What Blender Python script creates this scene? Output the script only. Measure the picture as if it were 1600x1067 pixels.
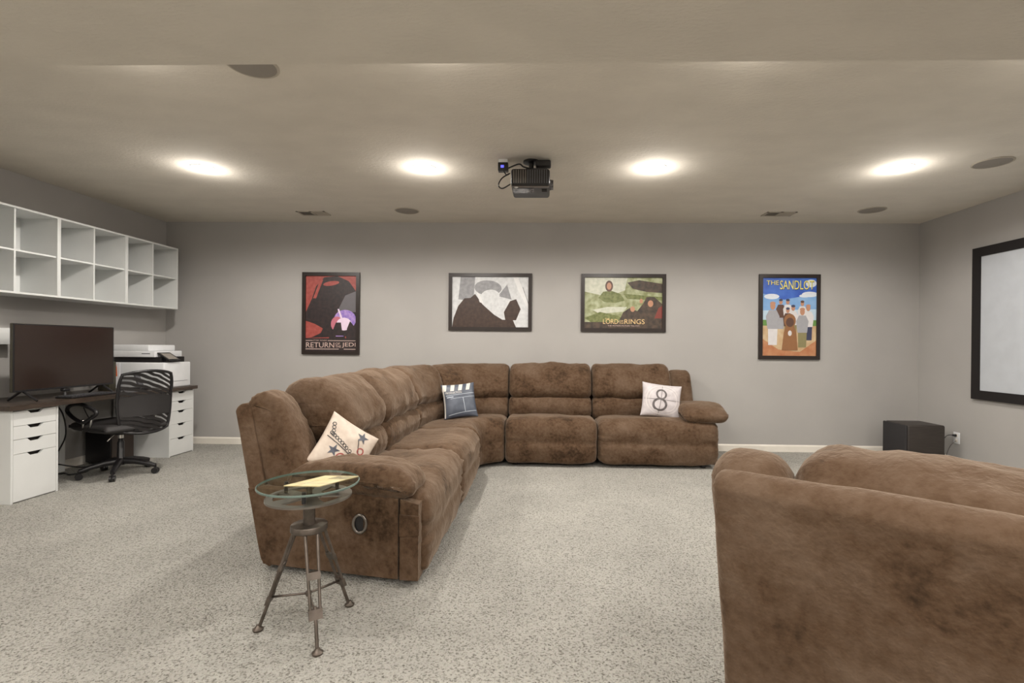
import bpy, math, random
from mathutils import Vector, noise
random.seed(4)
for o in list(bpy.data.objects): bpy.data.objects.remove(o)
S = bpy.context.scene
COL = S.collection
# ------------------------------------------------------------ camera, light, exposure
CAMH = 1.2181
cd = bpy.data.cameras.new('camera'); cam = bpy.data.objects.new('camera', cd); COL.objects.link(cam)
cd.sensor_width = 36; cd.lens = 774.758/1600*36
cd.shift_x = -(831.908-800)/1600; cd.shift_y = (542.069-533.5)/1600
cd.clip_start = .02
yaw, pitch, roll = .0264, -.0028, .0088
fw = Vector((-math.sin(yaw)*math.cos(pitch), math.cos(yaw)*math.cos(pitch), math.sin(pitch)))
r0 = Vector((math.cos(yaw), math.sin(yaw), 0)); u0 = r0.cross(fw)
rt = math.cos(roll)*r0+math.sin(roll)*u0; up = -math.sin(roll)*r0+math.cos(roll)*u0
from mathutils import Matrix
cam.matrix_world = Matrix(((rt.x, up.x, -fw.x, 0), (rt.y, up.y, -fw.y, 0), (rt.z, up.z, -fw.z, CAMH), (0, 0, 0, 1)))
S.camera = cam
W = bpy.data.worlds.new('world'); S.world = W; W.use_nodes = True
W.node_tree.nodes['Background'].inputs[0].default_value = (.9, .95, 1, 1)
W.node_tree.nodes['Background'].inputs[1].default_value = .05
S.view_settings.view_transform = 'Standard'; S.view_settings.look = 'None'
S.view_settings.gamma = 1; S.view_settings.use_curve_mapping = False
S.view_settings.exposure = 0.66
LAMP_W = 80.0
LAMP_COL = (1, .945, .88)
GLOW_W = 3.2
# ------------------------------------------------------------ room numbers
D, XL, XR, H = 5.8846, -4.5984, 4.3398, 2.6755
YB = -3.2            # wall behind the camera
BEAM_Y, BEAM_Y0, BEAM_Z = 2.075, 1.0, 2.40
# ------------------------------------------------------------ materials
def mat(name, col, rough=.6, metal=0, col2=None, scale=8, bump=0, bscale=60, bdist=.004, detail=3, spec=None, sheen=0, emit=None, ramp=(.35, .65), trans=0, aniso=None):
    m = bpy.data.materials.new(name); m.use_nodes = True
    nt = m.node_tree; b = nt.nodes['Principled BSDF']
    b.inputs['Base Color'].default_value = (*col, 1); b.inputs['Roughness'].default_value = rough; b.inputs['Metallic'].default_value = metal
    if spec is not None: b.inputs['Specular IOR Level'].default_value = spec
    if sheen: b.inputs['Sheen Weight'].default_value = sheen; b.inputs['Sheen Roughness'].default_value = .45; b.inputs['Sheen Tint'].default_value = (.9, .7, .55, 1)
    if trans: b.inputs['Transmission Weight'].default_value = trans
    if emit: b.inputs['Emission Color'].default_value = (*emit[0], 1); b.inputs['Emission Strength'].default_value = emit[1]
    tc = nt.nodes.new('ShaderNodeTexCoord'); co = tc.outputs['Object']
    if aniso:
        mp = nt.nodes.new('ShaderNodeMapping'); mp.inputs['Scale'].default_value = aniso; nt.links.new(co, mp.inputs[0]); co = mp.outputs[0]
    n = nt.nodes.new('ShaderNodeTexNoise'); n.inputs['Scale'].default_value = scale; n.inputs['Detail'].default_value = detail
    nt.links.new(co, n.inputs['Vector'])
    r = nt.nodes.new('ShaderNodeValToRGB'); r.color_ramp.elements[0].position = ramp[0]; r.color_ramp.elements[1].position = ramp[1]
    c2 = col2 or tuple(min(1, c*1.06) for c in col)
    r.color_ramp.elements[0].color = (*col, 1); r.color_ramp.elements[1].color = (*c2, 1)
    nt.links.new(n.outputs['Fac'], r.inputs[0]); nt.links.new(r.outputs[0], b.inputs['Base Color'])
    if bump:
        n2 = nt.nodes.new('ShaderNodeTexNoise'); n2.inputs['Scale'].default_value = bscale; n2.inputs['Detail'].default_value = 4
        nt.links.new(co, n2.inputs['Vector'])
        bp = nt.nodes.new('ShaderNodeBump'); bp.inputs['Strength'].default_value = bump; bp.inputs['Distance'].default_value = bdist
        nt.links.new(n2.outputs['Fac'], bp.inputs['Height']); nt.links.new(bp.outputs[0], b.inputs['Normal'])
    return m
M = {}
M['wall'] = mat('greige_wall_paint', (.385, .371, .355), .85, scale=2, bump=.08, bscale=180, bdist=.002)
M['ceil'] = mat('textured_ceiling_paint', (.66, .615, .54), .9, scale=3, bump=.55, bscale=38, bdist=.006, aniso=(1, 1.7, 1))
M['trim'] = mat('white_trim_paint', (.74, .70, .63), .5)
M['white'] = mat('white_laminate', (.66, .67, .66), .4, scale=3)
M['whiteplastic'] = mat('white_plastic', (.72, .73, .74), .4)
M['desktop'] = mat('dark_brown_laminate', (.035, .024, .018), .35, col2=(.06, .042, .03), scale=6, aniso=(9, 1, 9))
M['black'] = mat('black_plastic', (.012, .011, .012), .35)
M['softblack'] = mat('black_upholstery', (.018, .016, .016), .6, bump=.2, bscale=300, bdist=.001)
M['screen_dark'] = mat('switched_off_screen', (.022, .013, .010), .22, scale=2)
M['olive'] = mat('monitor_edge_plastic', (.05, .045, .03), .4)
M['frame'] = mat('black_brown_frame', (.018, .011, .009), .35)
M['projscreen'] = mat('projection_screen_cloth', (.47, .495, .53), .9)
M['velvet'] = mat('black_velvet_border', (.006, .004, .004), .8)
M['steel'] = mat('brushed_dark_steel', (.22, .20, .18), .35, .9, bump=.1, bscale=90, bdist=.001)
M['chrome'] = mat('chrome', (.75, .74, .72), .2, 1)
M['iron'] = mat('aged_iron', (.10, .085, .07), .45, .8, col2=(.17, .14, .12), scale=20, bump=.15, bscale=60, bdist=.001)
M['subwood'] = mat('black_ash_vinyl', (.028, .022, .019), .5, col2=(.04, .032, .027), scale=10, aniso=(1, 1, 12))
M['grey_cloth'] = mat('dark_grille_cloth', (.022, .02, .021), .85, bump=.2, bscale=400, bdist=.001)
M['grille'] = mat('painted_speaker_grille', (.27, .245, .215), .8, bump=.3, bscale=500, bdist=.001)
M['ventmetal'] = mat('painted_vent_metal', (.43, .385, .32), .6)
M['dark'] = mat('opening_shade', (.015, .012, .01), .9)  # near-black colour stands in for shade inside drawers and vents
M['lamp'] = mat('lit_lamp_lens', (1, .95, .85), .5, emit=((1, .95, .86), 14))
M['blue_led'] = mat('blue_indicator', (.05, .05, .6), .4, emit=((.12, .12, 1), 1.0))
M['paper'] = mat('cream_booklet_paper', (.56, .45, .22), .6, col2=(.62, .54, .32), scale=14)
M['paper2'] = mat('booklet_print_dark', (.20, .17, .10), .6, col2=(.35, .32, .18), scale=40)
M['white_paper'] = mat('white_paper', (.75, .75, .78), .7)
M['orange'] = mat('orange_print', (.75, .16, .04), .7)
M['keys'] = mat('keyboard_keys', (.05, .05, .055), .5)
M['greydev'] = mat('grey_device_face', (.09, .09, .10), .4)
M['cpu'] = mat('computer_case_side', (.035, .022, .016), .4)
M['tan'] = mat('projector_bronze_plastic', (.10, .075, .06), .35)
M['gloss'] = mat('projector_gloss_panel', (.28, .27, .28), .12, col2=(.03, .03, .035), scale=22, aniso=(1, 3, 1))
m = bpy.data.materials.new('clear_glass'); m.use_nodes = True; nt = m.node_tree; nt.nodes.remove(nt.nodes['Principled BSDF'])
ta = nt.nodes.new('ShaderNodeBsdfTransparent'); ta.inputs[0].default_value = (.93, .975, .95, 1); gl = nt.nodes.new('ShaderNodeBsdfGlossy'); gl.inputs['Roughness'].default_value = .03
ms = nt.nodes.new('ShaderNodeMixShader')
ms.inputs[0].default_value = .10; nt.links.new(ta.outputs[0], ms.inputs[1]); nt.links.new(gl.outputs[0], ms.inputs[2]); nt.links.new(ms.outputs[0], nt.nodes['Material Output'].inputs[0]); M['glass'] = m
M['glass_edge'] = mat('green_glass_edge', (.10, .14, .12), .12, col2=(.15, .20, .175))
# carpet
m = bpy.data.materials.new('cut_pile_carpet'); m.use_nodes = True; nt = m.node_tree; b = nt.nodes['Principled BSDF']
b.inputs['Roughness'].default_value = .95; b.inputs['Specular IOR Level'].default_value = .1
tc = nt.nodes.new('ShaderNodeTexCoord')
def N(t, **k):
    n = nt.nodes.new(t)
    for a, v in k.items(): n.inputs[a].default_value = v
    return n
n1 = N('ShaderNodeTexNoise', Scale=105.0, Detail=4.0, Roughness=.75); n2 = N('ShaderNodeTexNoise', Scale=2.2, Detail=3.0)
n3 = N('ShaderNodeTexVoronoi', Scale=125.0)
for n in (n1, n2, n3): nt.links.new(tc.outputs['Object'], n.inputs['Vector'])
rp = nt.nodes.new('ShaderNodeValToRGB'); e = rp.color_ramp.elements
e[0].position = .36; e[0].color = (.14, .13, .11, 1); e[1].position = .54; e[1].color = (.56, .545, .50, 1)
e2 = rp.color_ramp.elements.new(.45); e2.color = (.37, .355, .315, 1)
sc_ = nt.nodes.new('ShaderNodeSeparateColor'); nt.links.new(n3.outputs['Color'], sc_.inputs[0])
mm = nt.nodes.new('ShaderNodeMath'); mm.operation = 'MULTIPLY_ADD'; mm.inputs[1].default_value = .20; nt.links.new(sc_.outputs[0], mm.inputs[0])
m2 = nt.nodes.new('ShaderNodeMath'); m2.operation = 'MULTIPLY_ADD'; m2.inputs[1].default_value = .75; m2.inputs[2].default_value = .055; nt.links.new(n1.outputs['Fac'], m2.inputs[0]); nt.links.new(m2.outputs[0], mm.inputs[2])
nt.links.new(mm.outputs[0], rp.inputs[0])
mx = nt.nodes.new('ShaderNodeMix'); mx.data_type = 'RGBA'; mx.blend_type = 'MULTIPLY'; mx.inputs[0].default_value = 1
rp2 = nt.nodes.new('ShaderNodeValToRGB'); rp2.color_ramp.elements[0].color = (.86, .86, .86, 1); rp2.color_ramp.elements[0].position = .3; rp2.color_ramp.elements[1].position = .7
nt.links.new(n2.outputs['Fac'], rp2.inputs[0]); nt.links.new(rp.outputs[0], mx.inputs[6]); nt.links.new(rp2.outputs[0], mx.inputs[7]); nt.links.new(mx.outputs[2], b.inputs['Base Color'])
bp = N('ShaderNodeBump', Strength=.9, Distance=.012); ad = nt.nodes.new('ShaderNodeMath'); ad.operation = 'SUBTRACT'
nt.links.new(n1.outputs['Fac'], ad.inputs[0]); nt.links.new(n3.outputs['Distance'], ad.inputs[1]); nt.links.new(ad.outputs[0], bp.inputs['Height']); nt.links.new(bp.outputs[0], b.inputs['Normal'])
M['carpet'] = m
# brown microfibre
m = bpy.data.materials.new('brown_microfibre'); m.use_nodes = True; nt = m.node_tree; b = nt.nodes['Principled BSDF']
b.inputs['Roughness'].default_value = .85; b.inputs['Specular IOR Level'].default_value = .15
b.inputs['Sheen Weight'].default_value = .32; b.inputs['Sheen Roughness'].default_value = .4; b.inputs['Sheen Tint'].default_value = (.85, .70, .56, 1)
tc = nt.nodes.new('ShaderNodeTexCoord')
n1 = N('ShaderNodeTexNoise', Scale=4.0, Detail=6.0, Roughness=.62, Distortion=.15); n2 = N('ShaderNodeTexNoise', Scale=75.0, Detail=3.0); n3 = N('ShaderNodeTexNoise', Scale=16.0, Detail=4.0)
for n in (n1, n2, n3): nt.links.new(tc.outputs['Object'], n.inputs['Vector'])
rp = nt.nodes.new('ShaderNodeValToRGB'); e = rp.color_ramp.elements
e[0].position = .27; e[0].color = (.034, .019, .010, 1); e[1].position = .68; e[1].color = (.135, .090, .060, 1)
e2 = e.new(.42); e2.color = (.086, .050, .028, 1)
n4 = N('ShaderNodeTexNoise', Scale=38.0, Detail=3.0, Roughness=.6); nt.links.new(tc.outputs['Object'], n4.inputs['Vector'])
ma = nt.nodes.new('ShaderNodeMath'); ma.operation = 'MULTIPLY_ADD'; ma.inputs[1].default_value = .45; nt.links.new(n4.outputs['Fac'], ma.inputs[0])
mb_ = nt.nodes.new('ShaderNodeMath'); mb_.operation = 'SUBTRACT'; mb_.inputs[1].default_value = .225; nt.links.new(n1.outputs['Fac'], mb_.inputs[0]); nt.links.new(mb_.outputs[0], ma.inputs[2])
nt.links.new(ma.outputs[0], rp.inputs[0]); nt.links.new(rp.outputs[0], b.inputs['Base Color'])
b1 = N('ShaderNodeBump', Strength=.5, Distance=.005); b2 = N('ShaderNodeBump', Strength=.45, Distance=.02)
nt.links.new(n2.outputs['Fac'], b1.inputs['Height']); nt.links.new(n3.outputs['Fac'], b2.inputs['Height'])
nt.links.new(b2.outputs[0], b1.inputs['Normal']); nt.links.new(b1.outputs[0], b.inputs['Normal'])
M['fabric'] = m
# chair mesh: woven, see-through in waves
m = bpy.data.materials.new('black_chair_mesh'); m.use_nodes = True; nt = m.node_tree; b = nt.nodes['Principled BSDF']
b.inputs['Base Color'].default_value = (.014, .012, .012, 1); b.inputs['Roughness'].default_value = .5
tc = nt.nodes.new('ShaderNodeTexCoord'); mp = nt.nodes.new('ShaderNodeMapping'); mp.inputs['Rotation'].default_value = (.5, .3, 0)
wv = nt.nodes.new('ShaderNodeTexWave'); wv.bands_direction = 'Z'; wv.inputs['Scale'].default_value = 9; wv.inputs['Distortion'].default_value = 2.5; wv.inputs['Detail'].default_value = 1
nt.links.new(tc.outputs['Object'], mp.inputs[0]); nt.links.new(mp.outputs[0], wv.inputs['Vector'])
tr = nt.nodes.new('ShaderNodeBsdfTransparent'); ms = nt.nodes.new('ShaderNodeMixShader'); rp = nt.nodes.new('ShaderNodeValToRGB')
rp.color_ramp.elements[0].position = .62; rp.color_ramp.elements[0].color = (1, 1, 1, 1); rp.color_ramp.elements[1].position = .8; rp.color_ramp.elements[1].color = (.25, .25, .25, 1)
nt.links.new(wv.outputs['Fac'], rp.inputs[0]); nt.links.new(rp.outputs[0], ms.inputs[0]); nt.links.new(tr.outputs[0], ms.inputs[1]); nt.links.new(b.outputs[0], ms.inputs[2])
nt.links.new(ms.outputs[0], nt.nodes['Material Output'].inputs[0]); M['mesh'] = m
def flat(name, c, rough=.6): return mat(name, c, rough, scale=30)

# ------------------------------------------------------------ geometry helpers
class MB:
    def __init__(s): s.v = []; s.f = []; s.m = []; s.cm = 0
    def add(s, vs, fs):
        o = len(s.v); s.v += [tuple(v) for v in vs]; s.f += [tuple(i+o for i in f) for f in fs]; s.m += [s.cm]*len(fs); return s
    def box(s, a, b):
        x0, y0, z0 = a; x1, y1, z1 = b
        return s.add([(x0, y0, z0), (x1, y0, z0), (x1, y1, z0), (x0, y1, z0), (x0, y0, z1), (x1, y0, z1), (x1, y1, z1), (x0, y1, z1)],
                     [(0, 3, 2, 1), (4, 5, 6, 7), (0, 1, 5, 4), (1, 2, 6, 5), (2, 3, 7, 6), (3, 0, 4, 7)])
    def rbox(s, a, b, r=.01, n=3):      # box with rounded vertical+horizontal edges (rounded in all axes)
        c = [(a[i]+b[i])/2 for i in range(3)]; h = [(b[i]-a[i])/2 for i in range(3)]
        r = min(r, *[q*.98 for q in h])
        vs = []; fs = []; m = 2*n+2; rows = 2*n+2
        for i in range(rows):
            ph = -math.pi/2+math.pi*(i if i <= n else i-1)/(2*n)
            zz = (-1 if i <= n else 1)*(h[2]-r)+r*math.sin(ph); cr = r*math.cos(ph)
            for k in range(4):
                for j in range(n+1):
                    th = (k+j/n)*math.pi/2
                    sx = 1 if k in (0, 3) else -1; sy = 1 if k in (0, 1) else -1
                    vs.append((c[0]+sx*(h[0]-r)+cr*math.cos(th), c[1]+sy*(h[1]-r)+cr*math.sin(th), c[2]+zz))
        L = 4*(n+1)
        for i in range(rows-1):
            for j in range(L): fs.append((i*L+j, i*L+(j+1) % L, (i+1)*L+(j+1) % L, (i+1)*L+j))
        fs.append(tuple(range(L-1, -1, -1))); fs.append(tuple((rows-1)*L+j for j in range(L)))
        return s.add(vs, fs)
    def prism(s, poly, fn, d):          # poly 2D -> fn(u,v,w) with w 0..d
        n = len(poly); vs = [fn(u, v, 0) for u, v in poly]+[fn(u, v, d) for u, v in poly]
        return s.add(vs, [tuple(range(n-1, -1, -1)), tuple(range(n, 2*n))]+[(i, (i+1) % n, n+(i+1) % n, n+i) for i in range(n)])
    def tube(s, pts, r, n=8, closed=False, cap=True):
        P = [Vector(p) for p in pts]; R = r if isinstance(r, (list, tuple)) else [r]*len(P); vs = []; fs = []
        prev = None
        for i, p in enumerate(P):
            if closed: t = P[(i+1) % len(P)]-P[i-1]
            else: t = P[min(i+1, len(P)-1)]-P[max(i-1, 0)]
            t.normalize()
            if prev is None: a = t.orthogonal().normalized()
            else:
                a = prev-t*prev.dot(t); a = a.normalized() if a.length > 1e-6 else t.orthogonal().normalized()
            prev = a; b = t.cross(a)
            for k in range(n):
                th = 2*math.pi*k/n; vs.append(p+(a*math.cos(th)+b*math.sin(th))*R[i])
        m = len(P)
        for i in range(m if closed else m-1):
            for k in range(n): fs.append((i*n+k, i*n+(k+1) % n, ((i+1) % m)*n+(k+1) % n, ((i+1) % m)*n+k))
        if not closed and cap: fs.append(tuple(range(n-1, -1, -1))); fs.append(tuple((m-1)*n+k for k in range(n)))
        return s.add(vs, fs)
    def lathe(s, prof, c, n=32, close=False):   # prof (r,z)
        vs = []; fs = []
        for r, z in prof:
            for k in range(n): th = 2*math.pi*k/n; vs.append((c[0]+r*math.cos(th), c[1]+r*math.sin(th), c[2]+z))
        m = len(prof)
        for i in range(m if close else m-1):
            i2 = (i+1) % m
            for k in range(n): fs.append((i*n+k, i*n+(k+1) % n, i2*n+(k+1) % n, i2*n+k))
        if not close:
            if prof[0][0] > 0: fs.append(tuple(range(n-1, -1, -1)))
            if prof[-1][0] > 0: fs.append(tuple((m-1)*n+k for k in range(n)))
        return s.add(vs, fs)
    def build(s, name, mats, root=None, smooth=False, sharp=None):
        me = bpy.data.meshes.new(name)
        off = Vector((0, 0, 0))
        p = root
        while p: off += p.location; p = p.parent
        me.from_pydata([tuple(Vector(v)-off) for v in s.v], [], s.f)
        for k in (mats if isinstance(mats, (list, tuple)) else [mats]): me.materials.append(M[k] if isinstance(k, str) else k)
        for p_, i in zip(me.polygons, s.m): p_.material_index = i; p_.use_smooth = smooth and len(p_.vertices) <= 8
        import bmesh
        bm = bmesh.new(); bm.from_mesh(me); bmesh.ops.recalc_face_normals(bm, faces=bm.faces); bm.to_mesh(me); bm.free()
        if smooth and sharp: me.set_sharp_from_angle(angle=math.radians(sharp))
        o = bpy.data.objects.new(name, me); COL.objects.link(o); o.parent = root
        return o
def thing(name, loc, label, cat, group=None):
    o = bpy.data.objects.new(name, None); COL.objects.link(o); o.location = loc; o.empty_display_size = .1
    return tag(o, label, cat, group)
def tag(o, label=None, cat=None, group=None, kind=None):
    for k, v in (('label', label), ('category', cat), ('group', group), ('kind', kind)):
        if v: o[k] = v
    return o
def copy_tree(o, parent=None):
    c = o.copy(); COL.objects.link(c); c.parent = parent
    for ch in list(o.children): copy_tree(ch, c)
    return c
def struct(mb, name, m, parent=None, label=None, **k):
    o = mb.build(name, m, parent, **k)
    if not parent: o['kind'] = 'structure'
    if label: o['label'] = label
    return o
def text_geo(txt, w, h=None):
    cu = bpy.data.curves.new('t', 'FONT'); cu.body = txt; cu.size = 1; cu.resolution_u = 3
    ob = bpy.data.objects.new('t', cu); COL.objects.link(ob)
    dg = bpy.context.evaluated_depsgraph_get(); me = bpy.data.meshes.new_from_object(ob.evaluated_get(dg))
    vs = [tuple(v.co) for v in me.vertices]; fs = [tuple(p.vertices) for p in me.polygons]
    bpy.data.objects.remove(ob); bpy.data.meshes.remove(me)
    xs = [v[0] for v in vs]; ys = [v[1] for v in vs]; sx = w/(max(xs)-min(xs)); sy = sx if h is None else h/(max(ys)-min(ys))
    return [((v[0]-min(xs))*sx, (v[1]-min(ys))*sy) for v in vs], fs
def crom(pts, n, closed=True):
    m = len(pts); out = []
    for i in range(n):
        t = i/n*m if closed else i/(n-1)*(m-1)
        k = int(t); f = t-k
        if not closed and k >= m-1: k = m-2; f = 1
        q = [pts[(k+j-1) % m] if closed else pts[max(0, min(m-1, k+j-1))] for j in range(4)]
        out.append(tuple(.5*((2*q[1][a])+(-q[0][a]+q[2][a])*f+(2*q[0][a]-5*q[1][a]+4*q[2][a]-q[3][a])*f*f+(-q[0][a]+3*q[1][a]-3*q[2][a]+q[3][a])*f**3) for a in range(len(pts[0]))))
    return out
def cushion(mb, prof, x0, x1, fmap, r=.05, nx=18, np=56, puff=.012, wr=.006, gather=.006, seed=0, ys=1, zs=1):
    P = crom([(y*ys, z*zs) for y, z in prof], np); ar = sum(P[i-1][0]*P[i][1]-P[i][0]*P[i-1][1] for i in range(np)); sg = 1 if ar > 0 else -1
    nr = []
    for i in range(np):
        tx, tz = P[(i+1) % np][0]-P[i-1][0], P[(i+1) % np][1]-P[i-1][1]; l = math.hypot(tx, tz) or 1
        nr.append((sg*tz/l, -sg*tx/l))      # outward
    st = []
    for k in range(6): a = math.pi/2*k/5; st.append((x0+r*(1-math.cos(a)), r*(1-math.sin(a))))
    for k in range(1, nx): st.append((x0+r+(x1-x0-2*r)*k/nx, 0))
    for k in range(6): a = math.pi/2*(5-k)/5; st.append((x1-r*(1-math.cos(a)), r*(1-math.sin(a))))
    vs = []; fs = []
    for x, ins in st:
        t = (x-x0)/(x1-x0)*2-1; pf = puff*(1-abs(t)**3); ew = max(0, 1-(1-abs(t))*(x1-x0)/2/.16)
        for i, (y, z) in enumerate(P):
            d = pf-ins+wr*noise.noise(Vector((x*5+seed*7, y*6, z*6+seed)))+.5*wr*noise.noise(Vector((x*14+seed*3, y*13, z*13)))+gather*ew*noise.noise(Vector((i*.9+seed*5, x*6, 0)))
            vs.append(fmap(x, y+nr[i][0]*d, z+nr[i][1]*d))
    m = len(st)
    for j in range(m-1):
        for i in range(np): fs.append((j*np+i, j*np+(i+1) % np, (j+1)*np+(i+1) % np, (j+1)*np+i))
    for o_ in (0, (m-1)*np):       # end caps: strips between facing profile points
        fs.append((o_, o_+1, o_+np-1)); h_ = np//2
        for i in range(1, h_-1): fs.append((o_+i, o_+i+1, o_+np-i-1, o_+np-i))
        fs.append((o_+h_-1, o_+h_, o_+h_+1))
    return mb.add(vs, fs)

# ------------------------------------------------------------ the room
T = .12
struct(MB().box((XL-T, YB-T, -.1), (XR+T, D+T, 0)), 'floor', 'carpet', label='light speckled cut-pile carpet')
struct(MB().box((XL-T, YB-T, H), (XR+T, D+T, H+.1)), 'ceiling', 'ceil', label='beige textured ceiling')
struct(MB().box((XL, D, 0), (XR, D+T, H)), 'wall_back', 'wall', label='greige painted wall behind the sectional')
struct(MB().box((XL-T, YB-T, 0), (XL, D+T, H)), 'wall_left', 'wall', label='greige painted wall behind the desk')
struct(MB().box((XR, YB-T, 0), (XR+T, D+T, H)), 'wall_right', 'wall', label='greige painted wall with the projection screen')
struct(MB().box((XL, YB-T, 0), (XR, YB, H)), 'wall_front', 'wall', label='greige painted wall behind the viewer')
struct(MB().box((XL, BEAM_Y0, BEAM_Z), (XR, BEAM_Y, H)), 'trim_1', 'ceil', label='dropped ceiling soffit across the room')
def base(name, a, b, nx, ny):
    mb = MB(); x0, y0 = a; x1, y1 = b
    prof = [(0, 0), (.014, 0), (.014, .066), (.009, .075), (.004, .082), (0, .082)]
    vs = [(x0+nx*p, y0+ny*p, z) for p, z in prof]+[(x1+nx*p, y1+ny*p, z) for p, z in prof]
    n = len(prof); mb.add(vs, [tuple(range(n)), tuple(range(2*n-1, n-1, -1))]+[(i, (i+1) % n, n+(i+1) % n, n+i) for i in range(n)])
    struct(mb, name, 'trim')
base('baseboard_back', (XL, D), (XR, D), 0, -1); base('baseboard_right', (XR, YB), (XR, D), -1, 0); base('baseboard_left', (XL, YB), (XL, D), 1, 0)

# ------------------------------------------------------------ ceiling fixtures
def downlight(x, y, label, k=1.05):
    t = thing('downlight', (x, y, H), label, 'light', 'recessed downlights')
    MB().lathe([(.078, 0), (.098, 0), (.098, -.004), (.080, -.008), (.078, -.004)], (x, y, H), 32, True).build('trim_ring', 'whiteplastic', t, True, 40)
    MB().lathe([(.001, -.003), (.078, -.003), (.078, -.0005), (.001, -.0005)], (x, y, H), 32).build('lens', 'lamp', t)
    ld = bpy.data.lights.new('downlight_beam', 'SPOT'); ld.energy = LAMP_W*k; ld.color = LAMP_COL; ld.spot_size = math.radians(170); ld.spot_blend = .40; ld.shadow_soft_size = .07
    lo = bpy.data.objects.new('beam', ld); COL.objects.link(lo); lo.parent = t; lo.location = (0, 0, -.02)
    gd = bpy.data.lights.new('halo_helper', 'POINT'); gd.energy = GLOW_W*(k if k > .5 else k*.8); gd.color = LAMP_COL; gd.shadow_soft_size = .05  # added point lamp under the fixture, brightens the ceiling around it
    go = bpy.data.objects.new('halo_fill', gd); COL.objects.link(go); go.parent = t; go.location = (0, 0, -.12)
    return t
for x, l in ((-2.866, 'recessed downlight between the left wall and the red poster'), (-1.013, 'recessed downlight left of the projector'), (.873, 'recessed downlight right of the projector'), (2.838, 'recessed downlight nearest the projection screen')):
    downlight(x, 4.07, l)
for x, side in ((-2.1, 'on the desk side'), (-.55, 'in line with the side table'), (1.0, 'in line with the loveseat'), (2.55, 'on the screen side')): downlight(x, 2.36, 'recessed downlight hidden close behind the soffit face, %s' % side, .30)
for y, where in ((-.3, 'just behind the soffit'), (-2.2, 'by the wall behind the viewer')):  # unseen rear rows, added as soft fill from behind the camera
    for x, side in ((-2.866, 'on the desk side'), (-1.013, 'in line with the L-shaped sofa arm'), (.873, 'above the loveseat'), (2.838, 'on the screen side')): downlight(x, y, 'added unseen fill downlight %s, %s' % (where, side), .95)
def speaker(x, y, label):
    t = thing('ceiling_speaker', (x, y, H), label, 'speaker', 'round ceiling speakers')
    MB().lathe([(.118, 0), (.131, 0), (.131, -.004), (.122, -.008), (.118, -.006)], (x, y, H), 40, True).build('rim', 'ventmetal', t, True, 40)
    MB().lathe([(.001, -.006), (.118, -.005), (.118, -.001), (.001, -.001)], (x, y, H), 40).build('grille', 'grille', t, True, 30)
for x, y, l in ((-1.52, 5.364, 'round ceiling speaker above the wall between posters, near the air vent'), (3.42, 5.31, 'round ceiling speaker in the corner above the subwoofer'),
                (3.47, 3.961, 'round ceiling speaker beside the downlight near the screen'), (-1.55, 2.56, 'round ceiling speaker half hidden by the soffit')): speaker(x, y, l)
def vent(x, y, flip, label):
    t = thing('air_vent', (x, y, H), label, 'vent', 'ceiling air vents'); w, d = .32, .17
    mb = MB(); z0, z1 = H-.007, H
    for a, b in (((-w/2, -d/2), (w/2, -d/2+.018)), ((-w/2, d/2-.018), (w/2, d/2)), ((-w/2, -d/2), (-w/2+.02, d/2)), ((w/2-.02, -d/2), (w/2, d/2)), ((-.012, -d/2), (.012, d/2))):
        mb.box((x+a[0], y+a[1], z0), (x+b[0], y+b[1], z1))
    mb.build('vent_frame', 'ventmetal', t)
    MB().box((x-w/2+.01, y-d/2+.01, H-.0015), (x+w/2-.01, y+d/2-.01, H-.0005)).build('duct_shade_sheet', 'dark', t)  # flat dark sheet stands in for the shaded duct behind the slats
    for side in (-1, 1):
        for k in range(7):
            xx = x+side*(.024+k*.0185); tl = .011*(1 if side*flip > 0 else -1)
            MB().add([(xx-tl*.2, y-d/2+.018, z0), (xx+tl*1.2, y-d/2+.018, z1-.002), (xx+tl*1.2, y+d/2-.018, z1-.002), (xx-tl*.2, y+d/2-.018, z0)], [(0, 1, 2, 3)]).build('slat', 'ventmetal', t)
vent(-2.603, 5.475, 1, 'ceiling air vent above the red poster'); vent(2.525, 5.468, -1, 'ceiling air vent above the blue baseball poster')

# projector
px, py = -.127, 3.75
t = thing('projector', (px, py+.17, 2.43), 'black ceiling projector with slotted side, hung on a bracket', 'projector')
MB().rbox((-.275, 3.75, 2.43), (.022, 4.09, 2.56), .022, 4).build('body', 'black', t, True, 40)
for k in range(15):
    x = -.255+k*.0178
    MB().box((x, 3.7475, 2.448), (x+.006, 3.752, 2.548)).build('vent_slot', 'steel' if k < 6 else 'greydev', t)
MB().box((-.268, 3.765, 2.427), (.016, 3.80, 2.4305)).build('underside_strip', 'tan', t)
MB().box((-.262, 3.82, 2.4265), (-.10, 3.93, 2.4305)).build('gloss_panel', 'gloss', t)
MB().box((-.04, 3.84, 2.4265), (.0, 3.90, 2.4305)).build('rating_label', 'velvet', t)
MB().lathe([(.012, -.004), (.016, 0), (.012, .004)], (-.235, 3.79, 2.427), 12).build('foot', 'whiteplastic', t)
MB().tube([(.022, 3.93, 2.49), (.05, 3.93, 2.49)], [.042, .038], 20).build('lens', 'gloss', t, True, 40)
MB().rbox((-.17, 3.86, 2.555), (-.08, 4.0, 2.60), .01).tube([(-.125, 3.93, 2.59), (-.125, 3.93, H-.005)], .02, 12).build('mount_bracket', 'black', t, True, 40)
MB().lathe([(.065, 0), (.065, -.012), (.03, -.02)], (-.125, 3.93, H), 24).build('mount_plate', 'black', t, True, 40)
MB().rbox((-.09, 3.86, 2.615), (.03, 3.93, 2.665), .012).build('cable_bundle_box', 'softblack', t, True, 40)
a = thing('wireless_receiver', (-.36, 3.9, H), 'small black box with a blue indicator light beside the projector', 'receiver')
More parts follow.
